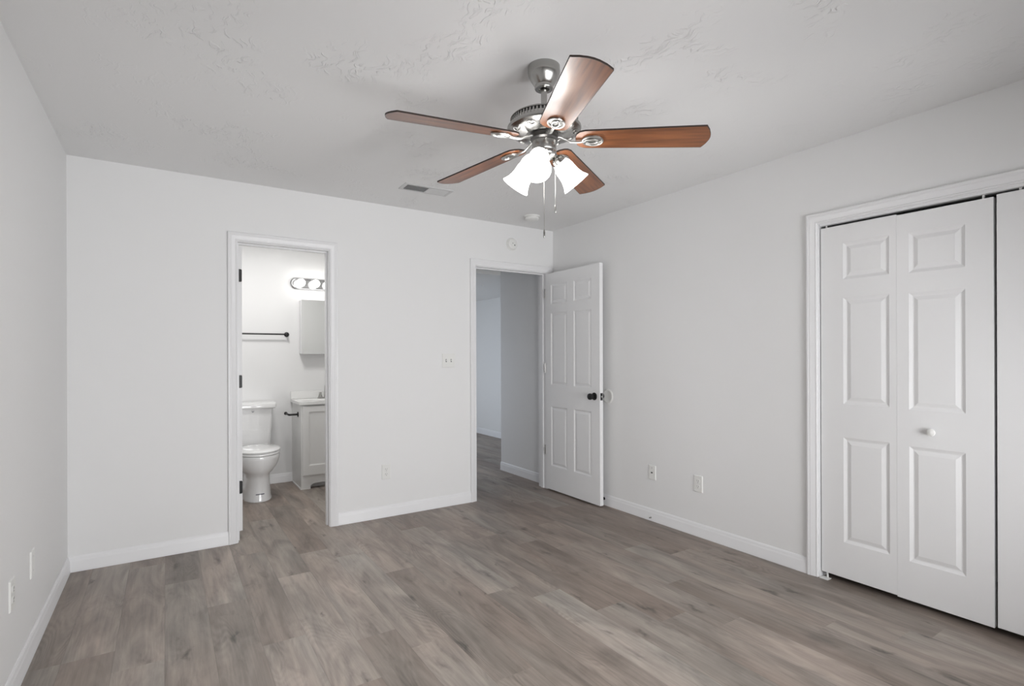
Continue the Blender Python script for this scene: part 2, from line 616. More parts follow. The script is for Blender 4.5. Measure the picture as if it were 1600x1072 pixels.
# ------------------------------------------------------------------ baseboards
BP = [(0, 0), (.0145, 0), (.0145, .012), (.013, .016), (.0125, .060), (.0105, .067), (.0085, .071), (.0085, .078), (.0065, .084), (.003, .090), (0, .090)]


def base_run(b, p, q, nrm):
    """p,q: (x,y) along wall; nrm points into the room"""
    r = []
    for (px, py) in (p, q):
        r.append([(px + nrm[0] * t, py + nrm[1] * t, z) for t, z in BP])
    b.loft(r)


def baseboard(name, runs, label):
    b = MB()
    for p, q, n in runs:
        base_run(b, p, q, n)
    return struct(name, b, M['trim'], label, 'baseboard', smooth=30)


CW = 0.057
baseboard('baseboard_back', [((0.0, 0), (BD[0] + .005 - CW, 0), (0, -1)), ((BD[1] - .005 + CW, 0), (ED[0] + .005 - CW, 0), (0, -1)),
                             ((ED[1] - .005 + CW, 0), (W, 0), (0, -1))], 'white baseboard along the back wall')
baseboard('baseboard_left', [((0, 0), (0, REAR), (1, 0))], 'white baseboard along the left wall')
baseboard('baseboard_right', [((W, 0), (W, CL[0] - .005 + CW), (-1, 0)), ((W, CL[1] + .005 - CW), (W, REAR), (-1, 0))],
          'white baseboard along the right wall beside the closet')
baseboard('baseboard_front', [((0, REAR), (W, REAR), (0, 1))], 'white baseboard under the windows behind the viewpoint')
baseboard('baseboard_bathroom', [((BX0, BY), (1.545, BY), (0, -1)), ((BX1, BY), (BX1, T), (-1, 0))], 'white baseboard between toilet and vanity')
baseboard('baseboard_hall', [((W, T), (W, .945), (-1, 0)), ((W - .0, .945), (W + T + .05, .945), (0, 1)), ((4.735, .945), (4.735, 4.15), (-1, 0))],
          'white baseboard along the hallway walls')

# ------------------------------------------------------------------ casings and jambs
CP = [(0, 0), (0, .009), (.006, .012), (.010, .010), (.014, .012), (.030, .0145), (.036, .017), (.042, .0165), (.046, .0185), (.054, .0185), (.057, .015), (.057, 0)]


def casing(b, xl, xr, zt, sgn=-1, y=0.0, z0=0.0):
    """3-sided mitred casing around clear opening, local x along wall, out = sgn*y"""
    rv = .005
    loop = []
    for u, t in CP:
        yy = y + sgn * t
        loop.append([(xl - rv + rv * 2 * 0 - u + rv, yy, z0), (xl - u, yy, zt + u), (xr + u, yy, zt + u), (xr + u, yy, z0)])
    rings = [[loop[i][k] for i in range(len(CP))] for k in range(4)]
    b.loft(rings)


def doorway(name, xl, xr, zt, depth, label, stop=None, back=True, loc=(0, 0, 0), rz=0, hall_side=True):
    b = MB()
    rv = .005
    casing(b, xl - rv + .01 * 0, xr + rv, zt + rv)
    if back:
        casing(b, xl - rv, xr + rv, zt + rv, 1, depth)
    # jambs, flush with both wall faces
    b.box(xl - .018, xl, 0, depth, 0, zt).box(xr, xr + .018, 0, depth, 0, zt).box(xl - .018, xr + .018, 0, depth, zt, zt + .018)
    if stop:
        s0, s1 = stop
        b.box(xl, xl + .010, s0, s1, 0, zt - .010).box(xr - .010, xr, s0, s1, 0, zt - .010).box(xl, xr, s0, s1, zt - .010, zt)
    o = struct(name, b, M['trim'], label, 'door trim', smooth=25)
    place(o, loc, rz)
    return o


doorway('trim_1', BD[0], BD[1], DH, T, 'white moulded casing around the bathroom doorway', stop=(.045, .080))
doorway('trim_2', ED[0], ED[1], DH - .003, T, 'white moulded casing around the hallway doorway', stop=(.040, .075))
# closet casing in right wall frame: local x = -(y) direction
doorway('trim_3', 0, CL[0] - CL[1], CH, T, 'white moulded casing around the closet opening', back=False, loc=(W, CL[0], 0), rz=RT)
# bifold track (white rail under the closet head)
b = MB().box(.004, CL[0] - CL[1] - .004, .004, .034, CH - .010, CH)
o = struct('trim_4', b, M['trim'], 'white bifold track under the closet head', 'door track', smooth=0)
place(o, (W, CL[0], 0), RT)

# ------------------------------------------------------------------ windows behind the viewpoint
for i, (a, c, z0, z1) in enumerate(WIN):
    b = MB()
    zm = (z0 + z1) / 2
    for (p, q, r, s) in ((a, a + .05, z0, z1), (c - .05, c, z0, z1), (a, c, z0, z0 + .05), (a, c, z1 - .05, z1), (a, c, zm - .025, zm + .025)):
        b.box(p, q, REAR - .09, REAR - .05, r, s)
    w = struct('window_%d' % (i + 1), b, M['trim'], 'white double-hung window behind the viewpoint, %s of the pair' % ('left' if i == 0 else 'right'), 'window', smooth=0)
    MB().box(a + .05, c - .05, REAR - .073, REAR - .069, z0 + .05, z1 - .05).build('window_pane', M['glass'], w, smooth=0)
    MB().box(a - .03, c + .03, REAR - .05, REAR + .05, z0 - .02, z0).build('window_sill', M['trim'], w, bevel=.004)


# ------------------------------------------------------------------ panelled door leaf
def slab(w, h, t, panels, rings=((0, 0), (.010, .007), (.015, .0075), (.034, .0015)), z0=0.0):
    """leaf from x 0..w, y 0..t, z z0..z0+h; panels (x0,x1,z0,z1) on both faces"""
    b = MB()
    xs = sorted({0, w} | {round(v, 5) for p in panels for v in p[:2]})
    zs = sorted({z0, z0 + h} | {round(v, 5) for p in panels for v in p[2:]})

    def in_panel(x, z):
        return any(p[0] - 1e-6 < x < p[1] + 1e-6 and p[2] - 1e-6 < z < p[3] + 1e-6 for p in panels)
    for (y, s) in ((0, 1), (t, -1)):
        for i in range(len(xs) - 1):
            for j in range(len(zs) - 1):
                if in_panel((xs[i] + xs[i + 1]) / 2, (zs[j] + zs[j + 1]) / 2):
                    continue
                b.add([(xs[i], y, zs[j]), (xs[i + 1], y, zs[j]), (xs[i + 1], y, zs[j + 1]), (xs[i], y, zs[j + 1])], [(0, 1, 2, 3)])
        for p in panels:
            rr = []
            for d, dep in rings:
                yy = y + s * dep
                rr.append([(p[0] + d, yy, p[2] + d), (p[1] - d, yy, p[2] + d), (p[1] - d, yy, p[3] - d), (p[0] + d, yy, p[3] - d)])
            b.loft(rr, False, True)
    # rim
    for i in range(len(xs) - 1):
        for z in (z0, z0 + h):
            b.add([(xs[i], 0, z), (xs[i + 1], 0, z), (xs[i + 1], t, z), (xs[i], t, z)], [(0, 1, 2, 3)])
    for j in range(len(zs) - 1):
        for x in (0, w):
            b.add([(x, 0, zs[j]), (x, 0, zs[j + 1]), (x, t, zs[j + 1]), (x, t, zs[j])], [(0, 1, 2, 3)])
    return b


PZ = [(.235, .785), (.985, 1.650), (1.735, 1.915)]
# ---- entry door, open against the right wall
door1 = empty('door_1', (ED[1], -.004, 0), RT)
tag(door1, 'white six-panel bedroom door standing open against the right wall', 'door', kind='structure')
DW = .745
pan = [(x0, x1, z0, z1) for (x0, x1) in ((.085, .318), (.412, .640)) for (z0, z1) in PZ]
b = slab(DW, 2.012, .035, pan, z0=.012)
# leaf local y: -.008 .. .027
lf = b.build('door_leaf', M['door'], door1, smooth=0)
lf.location = (0, -.010, 0)


def knob(parent, x, y, z, s, name='door_knob', m=None, sc=1.0, sr=1.0):
    """s=-1 knob points to -y"""
    m = m or M['black']
    mt = Matrix.Rotation(pi / 2 if s < 0 else -pi / 2, 4, 'X')
    pr = [(0, 0), (.031, 0), (.032, .004), (.029, .009), (.013, .011), (.011, .030), (.017, .034), (.026, .040), (.028, .050), (.025, .060), (.014, .066), (0, .0665)]
    o = MB().lathe([(r * sr, q * sc) for r, q in pr], (0, 0, 0), mt.to_3x3(), 32, False, False).build(name, m, parent)
    o.location = (x, y, z)
    return o


k = knob(door1, DW - .065, -.010, .915, -1)
tag(k, 'round black door knob')
k2 = knob(door1, DW - .062, .025, .915, 1, sc=.80, sr=1.04)
b = MB().box(DW - .0005, DW + .0015, -.004, .020, .885, .945)
o = b.build('latch_plate', M['black'], door1, smooth=0)
o2 = MB().lathe([(.008, 0), (.008, .008), (.004, .011)], (0, 0, 0), Matrix.Rotation(pi / 2, 3, 'Y'), 16).build('latch_bolt', M['brightnickel'], o)
o2.location = (DW + .001, .008, .915)
for z in (1.84, 1.14, .37):
    h = MB().lathe([(.0045, -.045), (.0045, .045)], (0, 0, 0), None, 12).build('hinge', M['nickel'], door1)
    h.location = (-.003, -.0135, z)

# ---- bathroom door, open 90 degrees into the bathroom (we see its hinge edge)
door2 = empty('door_2', (BD[0] + .003, T + .003, 0), LF + radians(9))
tag(door2, 'white bathroom door swung inward, only its hinged edge showing', 'door', kind='structure')
b = slab(.58, 1.985, .035, [(x0, x1, z0, z1) for (x0, x1) in ((.075, .255), (.325, .505)) for (z0, z1) in PZ], z0=.040)
o = b.build('door_leaf', M['door'], door2, smooth=0)
o.location = (0, -.0355, 0)
for z in (1.824, 1.083, .345):
    pl = []
    hw, hh, r = .014, .0445, .008
    for (cx_, cz_, a0) in ((hw - r, hh - r, 0), (-hw + r, hh - r, 90), (-hw + r, -hh + r, 180), (hw - r, -hh + r, 270)):
        for i in range(5):
            a = radians(a0 + 22.5 * i)
            pl.append((cx_ + r * cos(a), cz_ + r * sin(a)))
    h = MB().prism(pl, 0, .003, lambda a, c, d: (-.0005 - d, a, c)).build('hinge', M['black'], door2, smooth=0)
    h.location = (0, -.0205, z)
    q = MB().lathe([(.006, -.046), (.006, .046)], (0, 0, 0), None, 12).build('hinge_barrel', M['black'], h)
    q.location = (-.004, .016, 0)
k = knob(door2, .52, -.0355, .92, -1)
k = knob(door2, .52, -.0005, .92, 1)

# ---- closet bifold doors
LFT = .033
PC = [(.2285, .8035), (.985, 1.5675), (1.668, 1.868)]


def bifold(name, x0, widths, label, sag, knob_leaf, px):
    d = empty(name, (W, CL[0], 0), RT)
    tag(d, label, 'closet door', kind='structure')
    x = x0
    for i, w in enumerate(widths):
        b = slab(w, 1.933, LFT, [(px[i][0], px[i][1], z0, z1) for z0, z1 in PC], rings=((0, 0), (.003, .0015), (.014, .0062), (.019, .0065), (.038, .0012)), z0=.034)
        o = b.build('door_leaf', M['door'], d, smooth=0)
        o.location = (x, .012, (.002, -.0035)[i] if knob_leaf == 1 else .004)
        o.rotation_euler = (0, sag[i], 0)
        if i == knob_leaf:
            kp = [(0, 0), (.010, 0), (.009, .006), (.015, .011), (.0185, .018), (.0165, .024), (.009, .028), (0, .0285)]
            kb = MB().lathe(kp, (0, 0, 0), Matrix.Rotation(pi / 2, 3, 'X'), 24, False, False).build('closet_knob', M['plastic'], o)
            kb.location = (w / 2 - .04 if i else w / 2 + .04, 0, .884)
        x += w + .0006
    return d


d3 = bifold('door_3', .006, (.370, .376), 'white panelled bifold closet door with round knob, nearest the hallway door', (0.0, 0.0), 1,
            ((.117, .338), (.053, .276)))
d4 = bifold('door_4', .006 + .370 + .376 + .0035 + .0085, (.376, .370), 'white bifold closet door cut off by the right edge of the picture', (0.0, 0.0), 0,
            ((.10, .323), (.032, .253)))
MB().box(.006, .050, -.014, .030, .0008, .004).build('floor_bracket', M['plastic'], d3, smooth=0)
b = MB()
b.lathe([(.005, 0), (.005, .035)], (.030, .028, .003), None, 12)
b.build('pivot_pin', M['plastic'], d3)
b = MB()
b.lathe([(.005, 0), (.005, .028)], (.030, .028, 1.968), None, 12).lathe([(.005, 0), (.005, .03)], (.715, .028, 1.966), None, 12)
b.build('top_pivot', M['plastic'], d3)
b = MB().lathe([(.005, 0), (.005, .028)], (.84, .028, 1.968), None, 12)
b.build('top_pivot', M['plastic'], d4)


# ------------------------------------------------------------------ wall plates
def plate(b, w, h, t=.006):
    r = []
    for d, y in ((0, 0), (0, -t * .45), (t * .5, -t)):
        r.append([(-w / 2 + d, y, -h / 2 + d), (w / 2 - d, y, -h / 2 + d), (w / 2 - d, y, h / 2 - d), (-w / 2 + d, y, h / 2 - d)])
    b.loft(r, True, True)
    return b


def outlet(loc, rz, label, sc=1.0):
    t = empty('power_outlet', loc, rz)
    tag(t, label, 'outlet', 'duplex power outlets low on the bedroom walls')
    plate(MB(), .070 * sc, .115 * sc).build('plate', M['plastic'], t, smooth=0)
    for s in (1, -1):
        poly = []
        for i in range(20):
            a = 2 * pi * i / 20
            poly.append((.0165 * cos(a), max(-.0125, min(.0125, .0165 * sin(a))) + s * .0195))
        rc = MB().prism(poly, -.006, -.008, lambda a, c, d: (a, d, c)).build('receptacle', M['plastic'], t, smooth=0)
        b = MB().box(-.0075, -.0052, -.0084, -.0078, s * .0195 - .001, s * .0195 + .0085)
        b.box(.0052, .0075, -.0084, -.0078, s * .0195 - .001, s * .0195 + .0075)
        b.lathe([(.0027, 0), (.0027, .0006)], (0, -.0078, s * .0195 - .0075), Matrix.Rotation(pi / 2, 3, 'X'), 10)
        b.build('slot', M['greyslot'], rc, smooth=0)
    b = MB().lathe([(.003, 0), (.003, .001)], (0, -.006, 0), Matrix.Rotation(pi / 2, 3, 'X'), 10)
    b.build('screw', M['vent'], t)
    return t


outlet((1.923, 0, .353), BK, 'white duplex outlet on back wall between the two doorways')
outlet((W, -1.640, .364), RT, 'white duplex outlet on right wall, nearer the closet')
outlet((0, -1.345, .379), LF, 'white duplex outlet on the left wall at the picture edge')

t = empty('blank_plate', (0, -.985, .377), LF)
tag(t, 'thin white cover plate on left wall, nearer the corner', 'wall plate')
plate(MB(), .070, .115).build('plate', M['plastic'], t, smooth=0)
for s in (1, -1):
    MB().lathe([(.003, 0), (.003, .001)], (0, -.006, s * .03), Matrix.Rotation(pi / 2, 3, 'X'), 10).build('screw', M['vent'], t)

t = empty('phone_jack', (W, -1.225, .367), RT)
tag(t, 'white jack plate with one dark port, beside the open door', 'wall jack')
plate(MB(), .068, .108).build('plate', M['plastic'], t, smooth=0)
b = MB().box(-.009, .006, -.0072, -.0058, -.006, .003)
b.build('port', M['slot'], t, smooth=0)
MB().lathe([(.003, 0), (.003, .001)], (0, -.006, .035), Matrix.Rotation(pi / 2, 3, 'X'), 10).build('screw', M['greyslot'], t)

t = empty('light_switch', (2.467, 0, 1.218), BK)
tag(t, 'white double toggle switch plate beside the hallway doorway', 'light switch')
plate(MB(), .116, .115).build('plate', M['plastic'], t, smooth=0)
for s in (1, -1):
    tb = MB().box(-.0055 + s * .023, .0055 + s * .023, -.0068, -.0058, -.013, .013).build('switch_slot', M['greyslot'], t, smooth=0)
    b = MB().loft([[(s * .023 - .0045, -.006, -.005), (s * .023 + .0045, -.006, -.005), (s * .023 + .0045, -.006, .006), (s * .023 - .0045, -.006, .006)],
                   [(s * .023 - .0035, -.016, .003), (s * .023 + .0035, -.016, .003), (s * .023 + .0035, -.016, .009), (s * .023 - .0035, -.016, .009)]])
    b.build('toggle', M['plastic'], t, smooth=0)

# door bumper disc on right wall
t = empty('wall_bumper', (W, -.742, .915), RT)
tag(t, 'round white door bumper on right wall beside the black knob', 'door bumper')
RX = Matrix.Rotation(pi / 2, 3, 'X')
MB().lathe([(0, 0), (.062, 0), (.062, .003), (.055, .0065), (.046, .006), (.042, .004), (0, .004)], (0, 0, 0), RX, 40, False, False).build('disc', M['plastic'], t)

t = empty('door_stop', (W - .013, -.708, .055), RT)
tag(t, 'small black door stop on the baseboard behind the open door', 'door stop')
MB().lathe([(.012, 0), (.012, .004), (.005, .006), (.005, .028)], (0, 0, 0), RX, 20).build('stem', M['black'], t)
MB().lathe([(.009, .026), (.011, .029), (.011, .040), (.009, .043)], (0, 0, 0), RX, 20).build('tip', M['rubber'], t)

t = empty('cable_connector', (W - .0145, -1.222, .026), RT)
tag(t, 'tiny silver cable connector poking from right wall baseboard', 'connector')
MB().lathe([(.0065, 0), (.0065, .004), (.0048, .004), (.0048, .013)], (0, 0, 0), RX, 6).build('nut', M['brightnickel'], t, smooth=0)
MB().lathe([(.003, .013), (.003, .018)], (0, 0, 0), RX, 10).build('core', M['slot'], t)

# wall and ceiling detectors
t = empty('wall_detector', (3.103, 0, 2.265), BK)
tag(t, 'round white detector with dark dots on wall above the hallway doorway', 'detector')
MB().lathe([(0, 0), (.056, 0), (.056, .008), (.050, .016), (.046, .026), (.038, .031), (0, .033)], (0, 0, 0), RX, 48, False, False).build('housing', M['plastic'], t)
for (x, z, r, m) in ((-.006, .004, .0045, 'greyslot'), (.014, -.012, .0055, 'slot'), (-.016, -.012, .003, 'vent')):
    MB().lathe([(r, 0), (r, .002)], (x, -.0312, z), RX, 16).build('indicator', M[m], t)

t = empty('smoke_detector', (3.085, -.345, H), 0)
tag(t, 'round white smoke detector on the ceiling near the corner', 'smoke detector')
RXF = Matrix.Rotation(pi, 3, 'X')
MB().lathe([(0, 0), (.068, 0), (.068, .010), (.062, .012)], (0, 0, 0), RXF, 48, False, False).build('base', M['plastic'], t)
MB().lathe([(.060, .010), (.060, .026), (.052, .034), (.030, .038), (0, .039)], (0, 0, 0), RXF, 48, False, False).build('cover', M['plastic'], t)

# ceiling register
t = empty('ceiling_vent', (2.035, -.535, H), radians(-2.0))
tag(t, 'white rectangular ceiling air register near the back wall', 'vent')
vw, vd = .182, .078
b = MB()
r = []
for d, z in ((0, 0), (.004, -.006), (.024, -.007), (.026, 0.0)):
    r.append([(-vw + d, -vd + d, z), (vw - d, -vd + d, z), (vw - d, vd - d, z), (-vw + d, vd - d, z)])
b.loft(r, False, False)
b.build('frame', M['vent'], t, smooth=0)
MB().box(-vw + .026, vw - .026, -vd + .026, vd - .026, -.0008, -.0002).build('duct', M['slot'], t, smooth=0)
for side in (-1, 1):
    b = MB()
    xa, xb = (-vw + .027, -.004) if side < 0 else (.004, vw - .027)
    n = 7
    for i in range(n):
        y = -vd + .032 + i * (2 * vd - .064) / (n - 1)
        an = radians(42) if side < 0 else radians(-42)
        hw = .0052
        c, s = cos(an) * hw, sin(an) * hw
        b.loft([[(x, y - c, -.006 - s), (x, y + c, -.006 + s), (x, y + c + .0005, -.0052 + s), (x, y - c + .0005, -.0052 - s)] for x in (xa, xb)])
    b.build('louvres', M['vent'], t, smooth=0)
MB().box(-.004, .004, -vd + .026, vd - .026, -.009, -.001).build('divider', M['vent'], t, smooth=0)


# ------------------------------------------------------------------ ceiling fan
FX, FY = 1.783, -2.267
fan = empty('ceiling_fan', (FX, FY, H), 0)
tag(fan, 'five-blade ceiling fan with brushed nickel body and lit glass shades', 'ceiling fan')


def fz(z):
    return z - H


MB().lathe([(.0655, fz(2.44)), (.0655, fz(2.425)), (.0665, fz(2.418)), (.064, fz(2.405)), (.056, fz(2.388)), (.046, fz(2.372)), (.040, fz(2.364)),
            (.038, fz(2.362)), (.0385, fz(2.352)), (.036, fz(2.348)), (.022, fz(2.348)), (.020, fz(2.356))], n=56, cap1=True).build('canopy', M['nickel'], fan)
MB().lathe([(.0125, fz(2.37)), (.0125, fz(2.235))], n=24).build('downrod', M['nickel'], fan)
MB().lathe([(.013, fz(2.262)), (.022, fz(2.258)), (.022, fz(2.238)), (.013, fz(2.236))], n=24).build('rod_coupling', M['nickel'], fan)
mh = MB().lathe([(.030, fz(2.240)), (.085, fz(2.238)), (.120, fz(2.2335)), (.134, fz(2.229)), (.138, fz(2.2245)), (.1385, fz(2.2225)), (.134, fz(2.2215)),
                 (.138, fz(2.199)), (.1435, fz(2.198)), (.146, fz(2.195)), (.1465, fz(2.192)), (.1505, fz(2.190)), (.1515, fz(2.184)), (.149, fz(2.178)),
                 (.137, fz(2.171)), (.112, fz(2.164)), (.088, fz(2.159)), (.078, fz(2.157)), (.076, fz(2.159)), (.05, fz(2.159))], n=72).build('motor_housing', M['nickel'], fan)
b = MB()
NS = 60
for i in range(NS):
    a = 2 * pi * i / NS
    ca, sa = cos(a), sin(a)
    w2 = .0029
    ring = []
    for (r, z) in ((.1362, 2.2215), (.1402, 2.199)):
        for s in (-1, 1):
            ring.append((r * ca - s * w2 * sa, r * sa + s * w2 * ca, fz(z)))
    ri = [((.132) * ca - s * w2 * sa, .132 * sa + s * w2 * ca, fz(z)) for z in (2.2215, 2.199) for s in (-1, 1)]
    v = [ring[0], ring[1], ring[3], ring[2], ri[0], ri[1], ri[3], ri[2]]
    b.add(v, [(0, 1, 2, 3), (7, 6, 5, 4), (0, 4, 5, 1), (1, 5, 6, 2), (2, 6, 7, 3), (3, 7, 4, 0)])
o = b.build('vent_ribs', M['nickel'], mh, smooth=0)
b = MB().lathe([(.1345, fz(2.2212)), (.1375, fz(2.1993))], n=72, cap0=False, cap1=False)
b.build('vent_gap', M['slot'], mh)
# oval embossed cut-outs round the bowl, one part each
orn = None
for i in range(10):
    if orn is None:
        b = MB()
        cr_, cz_ = .126, fz(2.1668)
        pts = []
        for j in range(24):
            q = 2 * pi * j / 24
            rr = cr_ + .011 * cos(q)
            pts.append((rr, .017 * sin(q), cz_ + (rr - cr_) * .30))
        b.tube(pts, .0018, 6, closed=True)
        pts = []
        for j in range(15):
            q = -1 + 2 * j / 14
            rr = cr_ + .006 * sin(q * pi)
            pts.append((rr, .012 * q, cz_ + (rr - cr_) * .30 - .0005))
        b.tube(pts, .0016, 6)
        orn = b.build('ornament', M['brightnickel'], mh)
        oo = orn
    else:
        oo = orn.copy()
        COL.objects.link(oo)
        oo.parent = mh
    oo.rotation_euler = (0, 0, 2 * pi * (i + .5) / 10 + .2)
MB().lathe([(.056, fz(2.160)), (.0575, fz(2.152)), (.0575, fz(2.142)), (.052, fz(2.135)), (.046, fz(2.134))], n=48).build('flywheel', M['darknickel'], fan)
MB().lathe([(.046, fz(2.136)), (.0495, fz(2.133)), (.0495, fz(2.098)), (.047, fz(2.094)), (.0505, fz(2.090)), (.0505, fz(2.080)), (.044, fz(2.070)), (.028, fz(2.062)),
            (.014, fz(2.054)), (.010, fz(2.044)), (.006, fz(2.038)), (0, fz(2.036))], n=48, cap1=False).build('switch_housing', M['nickel'], fan)

# blade
BZ = fz(2.1149)
outline = []


def blade_outline():
    L = [(.128, -.018), (.134, -.036), (.147, -.050), (.168, -.0565), (.30, -.0600), (.45, -.0640), (.625, -.0684), (.6275, -.0680), (.641, -.043), (.649, -.018), (.651, 0)]
    return L + [(x, -y) for x, y in L[-2::-1]]


PITCH = radians(11.66)


def make_blade(az):
    e = empty('blade', (0, 0, BZ))
    e.parent = fan
    e.rotation_euler = (0, 0, radians(az))
    return e


outl = blade_outline()


def bl(x, y, z):   # pitched: clockwise (-y) side higher
    return (x, y * cos(PITCH), -y * sin(PITCH) + z + .0416 * (.65 - x))


me_blade = None
parts_src = None
for i, az in enumerate((-41.8, -113.8, 174.2, 102.2, 30.2)):
    if parts_src is None:
        # underside and top in wood, dark rim as a sub-part
        b = MB().prism(outl, -.0028, .0028, bl)
        bo = b.build('blade', M['blade'], fan, smooth=20)
        n = len(outl)
        rim = MB()
        vs = []
        for k in range(n):
            x, y = outl[k]
            vs.append(k)
        cxm, cym = .40, 0
        ring_o, ring_i = [], []
        rr = []
        for (off, z) in ((.0006, -.0031), (.0006, .0031), (-.0008, .0031), (-.0008, -.0031)):
            ring = []
            for k in range(n):
                p0, p1, p2 = Vector(outl[k - 1]), Vector(outl[k]), Vector(outl[(k + 1) % n])
                t_ = (p2 - p0).normalized()
                nr = Vector((t_.y, -t_.x))
                q = p1 + nr * off
                ring.append(bl(q.x, q.y, z))
            rr.append(ring)
        rr.append(rr[0])
        rim.loft(rr, False, False)
        ro = rim.build('blade_edging', M['bladeedge'], bo, smooth=0)
        # bracket: arm plus looped medallion under the blade root
        k_ = MB()
        k_.tube([(.048, 0, .033), (.066, 0, .032), (.086, 0, .022), (.108, 0, .011), (.136, 0, .009), (.160, 0, .0105)], [.0085, .0085, .0075, .0065, .006, .0055], 10, ry=.0045)

        def oval(cx_, a_, b_, dz, r_, n_=28):
            pts = []
            for j in range(n_):
                q = 2 * pi * j / n_
                x, y = cx_ + a_ * cos(q), b_ * sin(q)
                pts.append(bl(x, y, dz))
            k_.tube(pts, r_, 8, closed=True)
        oval(.196, .040, .030, -.0085, .0042)
        oval(.190, .026, .013, -.0100, .0034)
        # thin plate on blade side
        poly = [(.196 + .040 * cos(2 * pi * j / 28), .030 * sin(2 * pi * j / 28)) for j in range(28)]
        k_.prism(poly, -.0062, -.0030, bl)
        ko = k_.build('blade_bracket', M['brightnickel'], bo)
        parts_src = (bo, ro, ko)
        cur = bo
    else:
        cur = parts_src[0].copy()
        COL.objects.link(cur)
        cur.parent = fan
        for s in parts_src[1:]:
            c = s.copy()
            COL.objects.link(c)
            c.parent = cur
    cur.location = (0, 0, BZ)
    cur.rotation_euler = (0, 0, radians(az))

# light kit
SP = [(.0245, 0), (.031, .006), (.0375, .018), (.0405, .034), (.041, .052), (.0435, .072), (.0500, .092), (.0600, .110), (.0610, .1125), (.0592, .1115),
      (.049, .091), (.042, .072), (.0395, .052), (.039, .034), (.036, .019), (.029, .0075), (.022, .003)]
TILT = radians(47)
for az in (-14, 111, -140):
    A = radians(az)
    ax = Vector((cos(A) * cos(TILT), sin(A) * cos(TILT), -sin(TILT)))
    neck = Vector((cos(A) * .066, sin(A) * .066, fz(2.062)))
    q = ax.to_track_quat('Z', 'Y').to_matrix()
    b = MB()
    b.tube([(cos(A) * .036, sin(A) * .036, fz(2.086)), (cos(A) * .046, sin(A) * .046, fz(2.083)), tuple(neck - ax * .012), tuple(neck)], [.012, .012, .011, .012], 14)
    b.lathe([(.012, -.022), (.020, -.018), (.0265, -.008), (.0285, .004), (.0285, .011), (.0255, .011)], neck, q, 32)
    for j in range(3):
        g = 2 * pi * j / 3 + .5
        p = neck + q @ Vector((.0285 * cos(g), .0285 * sin(g), .006))
        d = (q @ Vector((cos(g), sin(g), 0)))
        b.tube([tuple(p), tuple(p + d * .008)], .0035, 8)
    fo = b.build('light_fitter', M['nickel'], fan)
    so = MB().lathe(SP, neck + ax * .004, q, 48, False, False).build('lamp_shade', M['shade'], fan)
    bo = MB().lathe([(0, .010), (.011, .012), (.013, .030), (.021, .050), (.023, .062), (.018, .078), (.008, .085), (0, .086)], neck, q, 24, False, False).build('bulb', M['fanbulb'], fan)

# the lit lamps themselves, one per shade, near each shade's open end
for az in (-14, 111, -140):
    A = radians(az)
    ax = Vector((cos(A) * cos(TILT), sin(A) * cos(TILT), -sin(TILT)))
    ld = bpy.data.lights.new('fan_lamp', 'POINT')
    ld.energy = 4.5
    ld.shadow_soft_size = 0.012
    ld.color = (1.0, 0.975, 0.94)
    lo = bpy.data.objects.new('fan_lamp', ld)
    COL.objects.link(lo)
    lo.location = Vector((FX, FY, H)) + Vector((cos(A) * .066, sin(A) * .066, fz(2.062))) + ax * .102

# pull chains
rgt = Vector((cos(radians(-36.7)), sin(radians(-36.7)), 0))
away = Vector((cos(radians(53.3)), sin(radians(53.3)), 0))
for (off, zt_, zb, fob) in ((rgt * -.001 + away * .030, 2.075, 1.778, .020), (rgt * .0445 + away * -.015, 2.108, 1.868, .022)):
    b = MB()
    b.tube([(off.x, off.y, fz(zt_)), (off.x, off.y, fz(zb))], .0011, 6)
    nb = int((zt_ - zb) / .006)
    for j in range(nb):
        z = fz(zt_) - j * .006
        b.lathe([(.0003, -.0019), (.0018, -.0008), (.0018, .0008), (.0003, .0019)], (off.x, off.y, z), None, 6)
    if off.dot(rgt) > .02:
        p0 = off * (.046 / off.length)
        b.tube([(p0.x, p0.y, fz(zt_)), (off.x, off.y, fz(zt_))], .003, 8)
    c = b.build('pull_chain', M['brightnickel'], fan)
    MB().lathe([(0, .004), (.0022, .003), (.0030, -.001), (.0042, -.006), (.0044, -.026), (.003, -.030), (0, -.031)], (off.x, off.y, fz(zb)), None, 14, False, False).build(
        'chain_fob', M['nickel'] if off.dot(rgt) < .02 else M['brightnickel'], c)


# ------------------------------------------------------------------ bathroom
def ell(cx, cy, rx, ry, z, n=40, p=2.0, back=None):
    r = []
    for i in range(n):
        a = 2 * pi * i / n
        c, s = cos(a), sin(a)
        x = cx + rx * math.copysign(abs(c) ** (2 / p), c)
        y = cy + ry * math.copysign(abs(s) ** (2 / p), s)
        if back is not None:
            y = min(y, back)
        r.append((x, y, z))
    return r


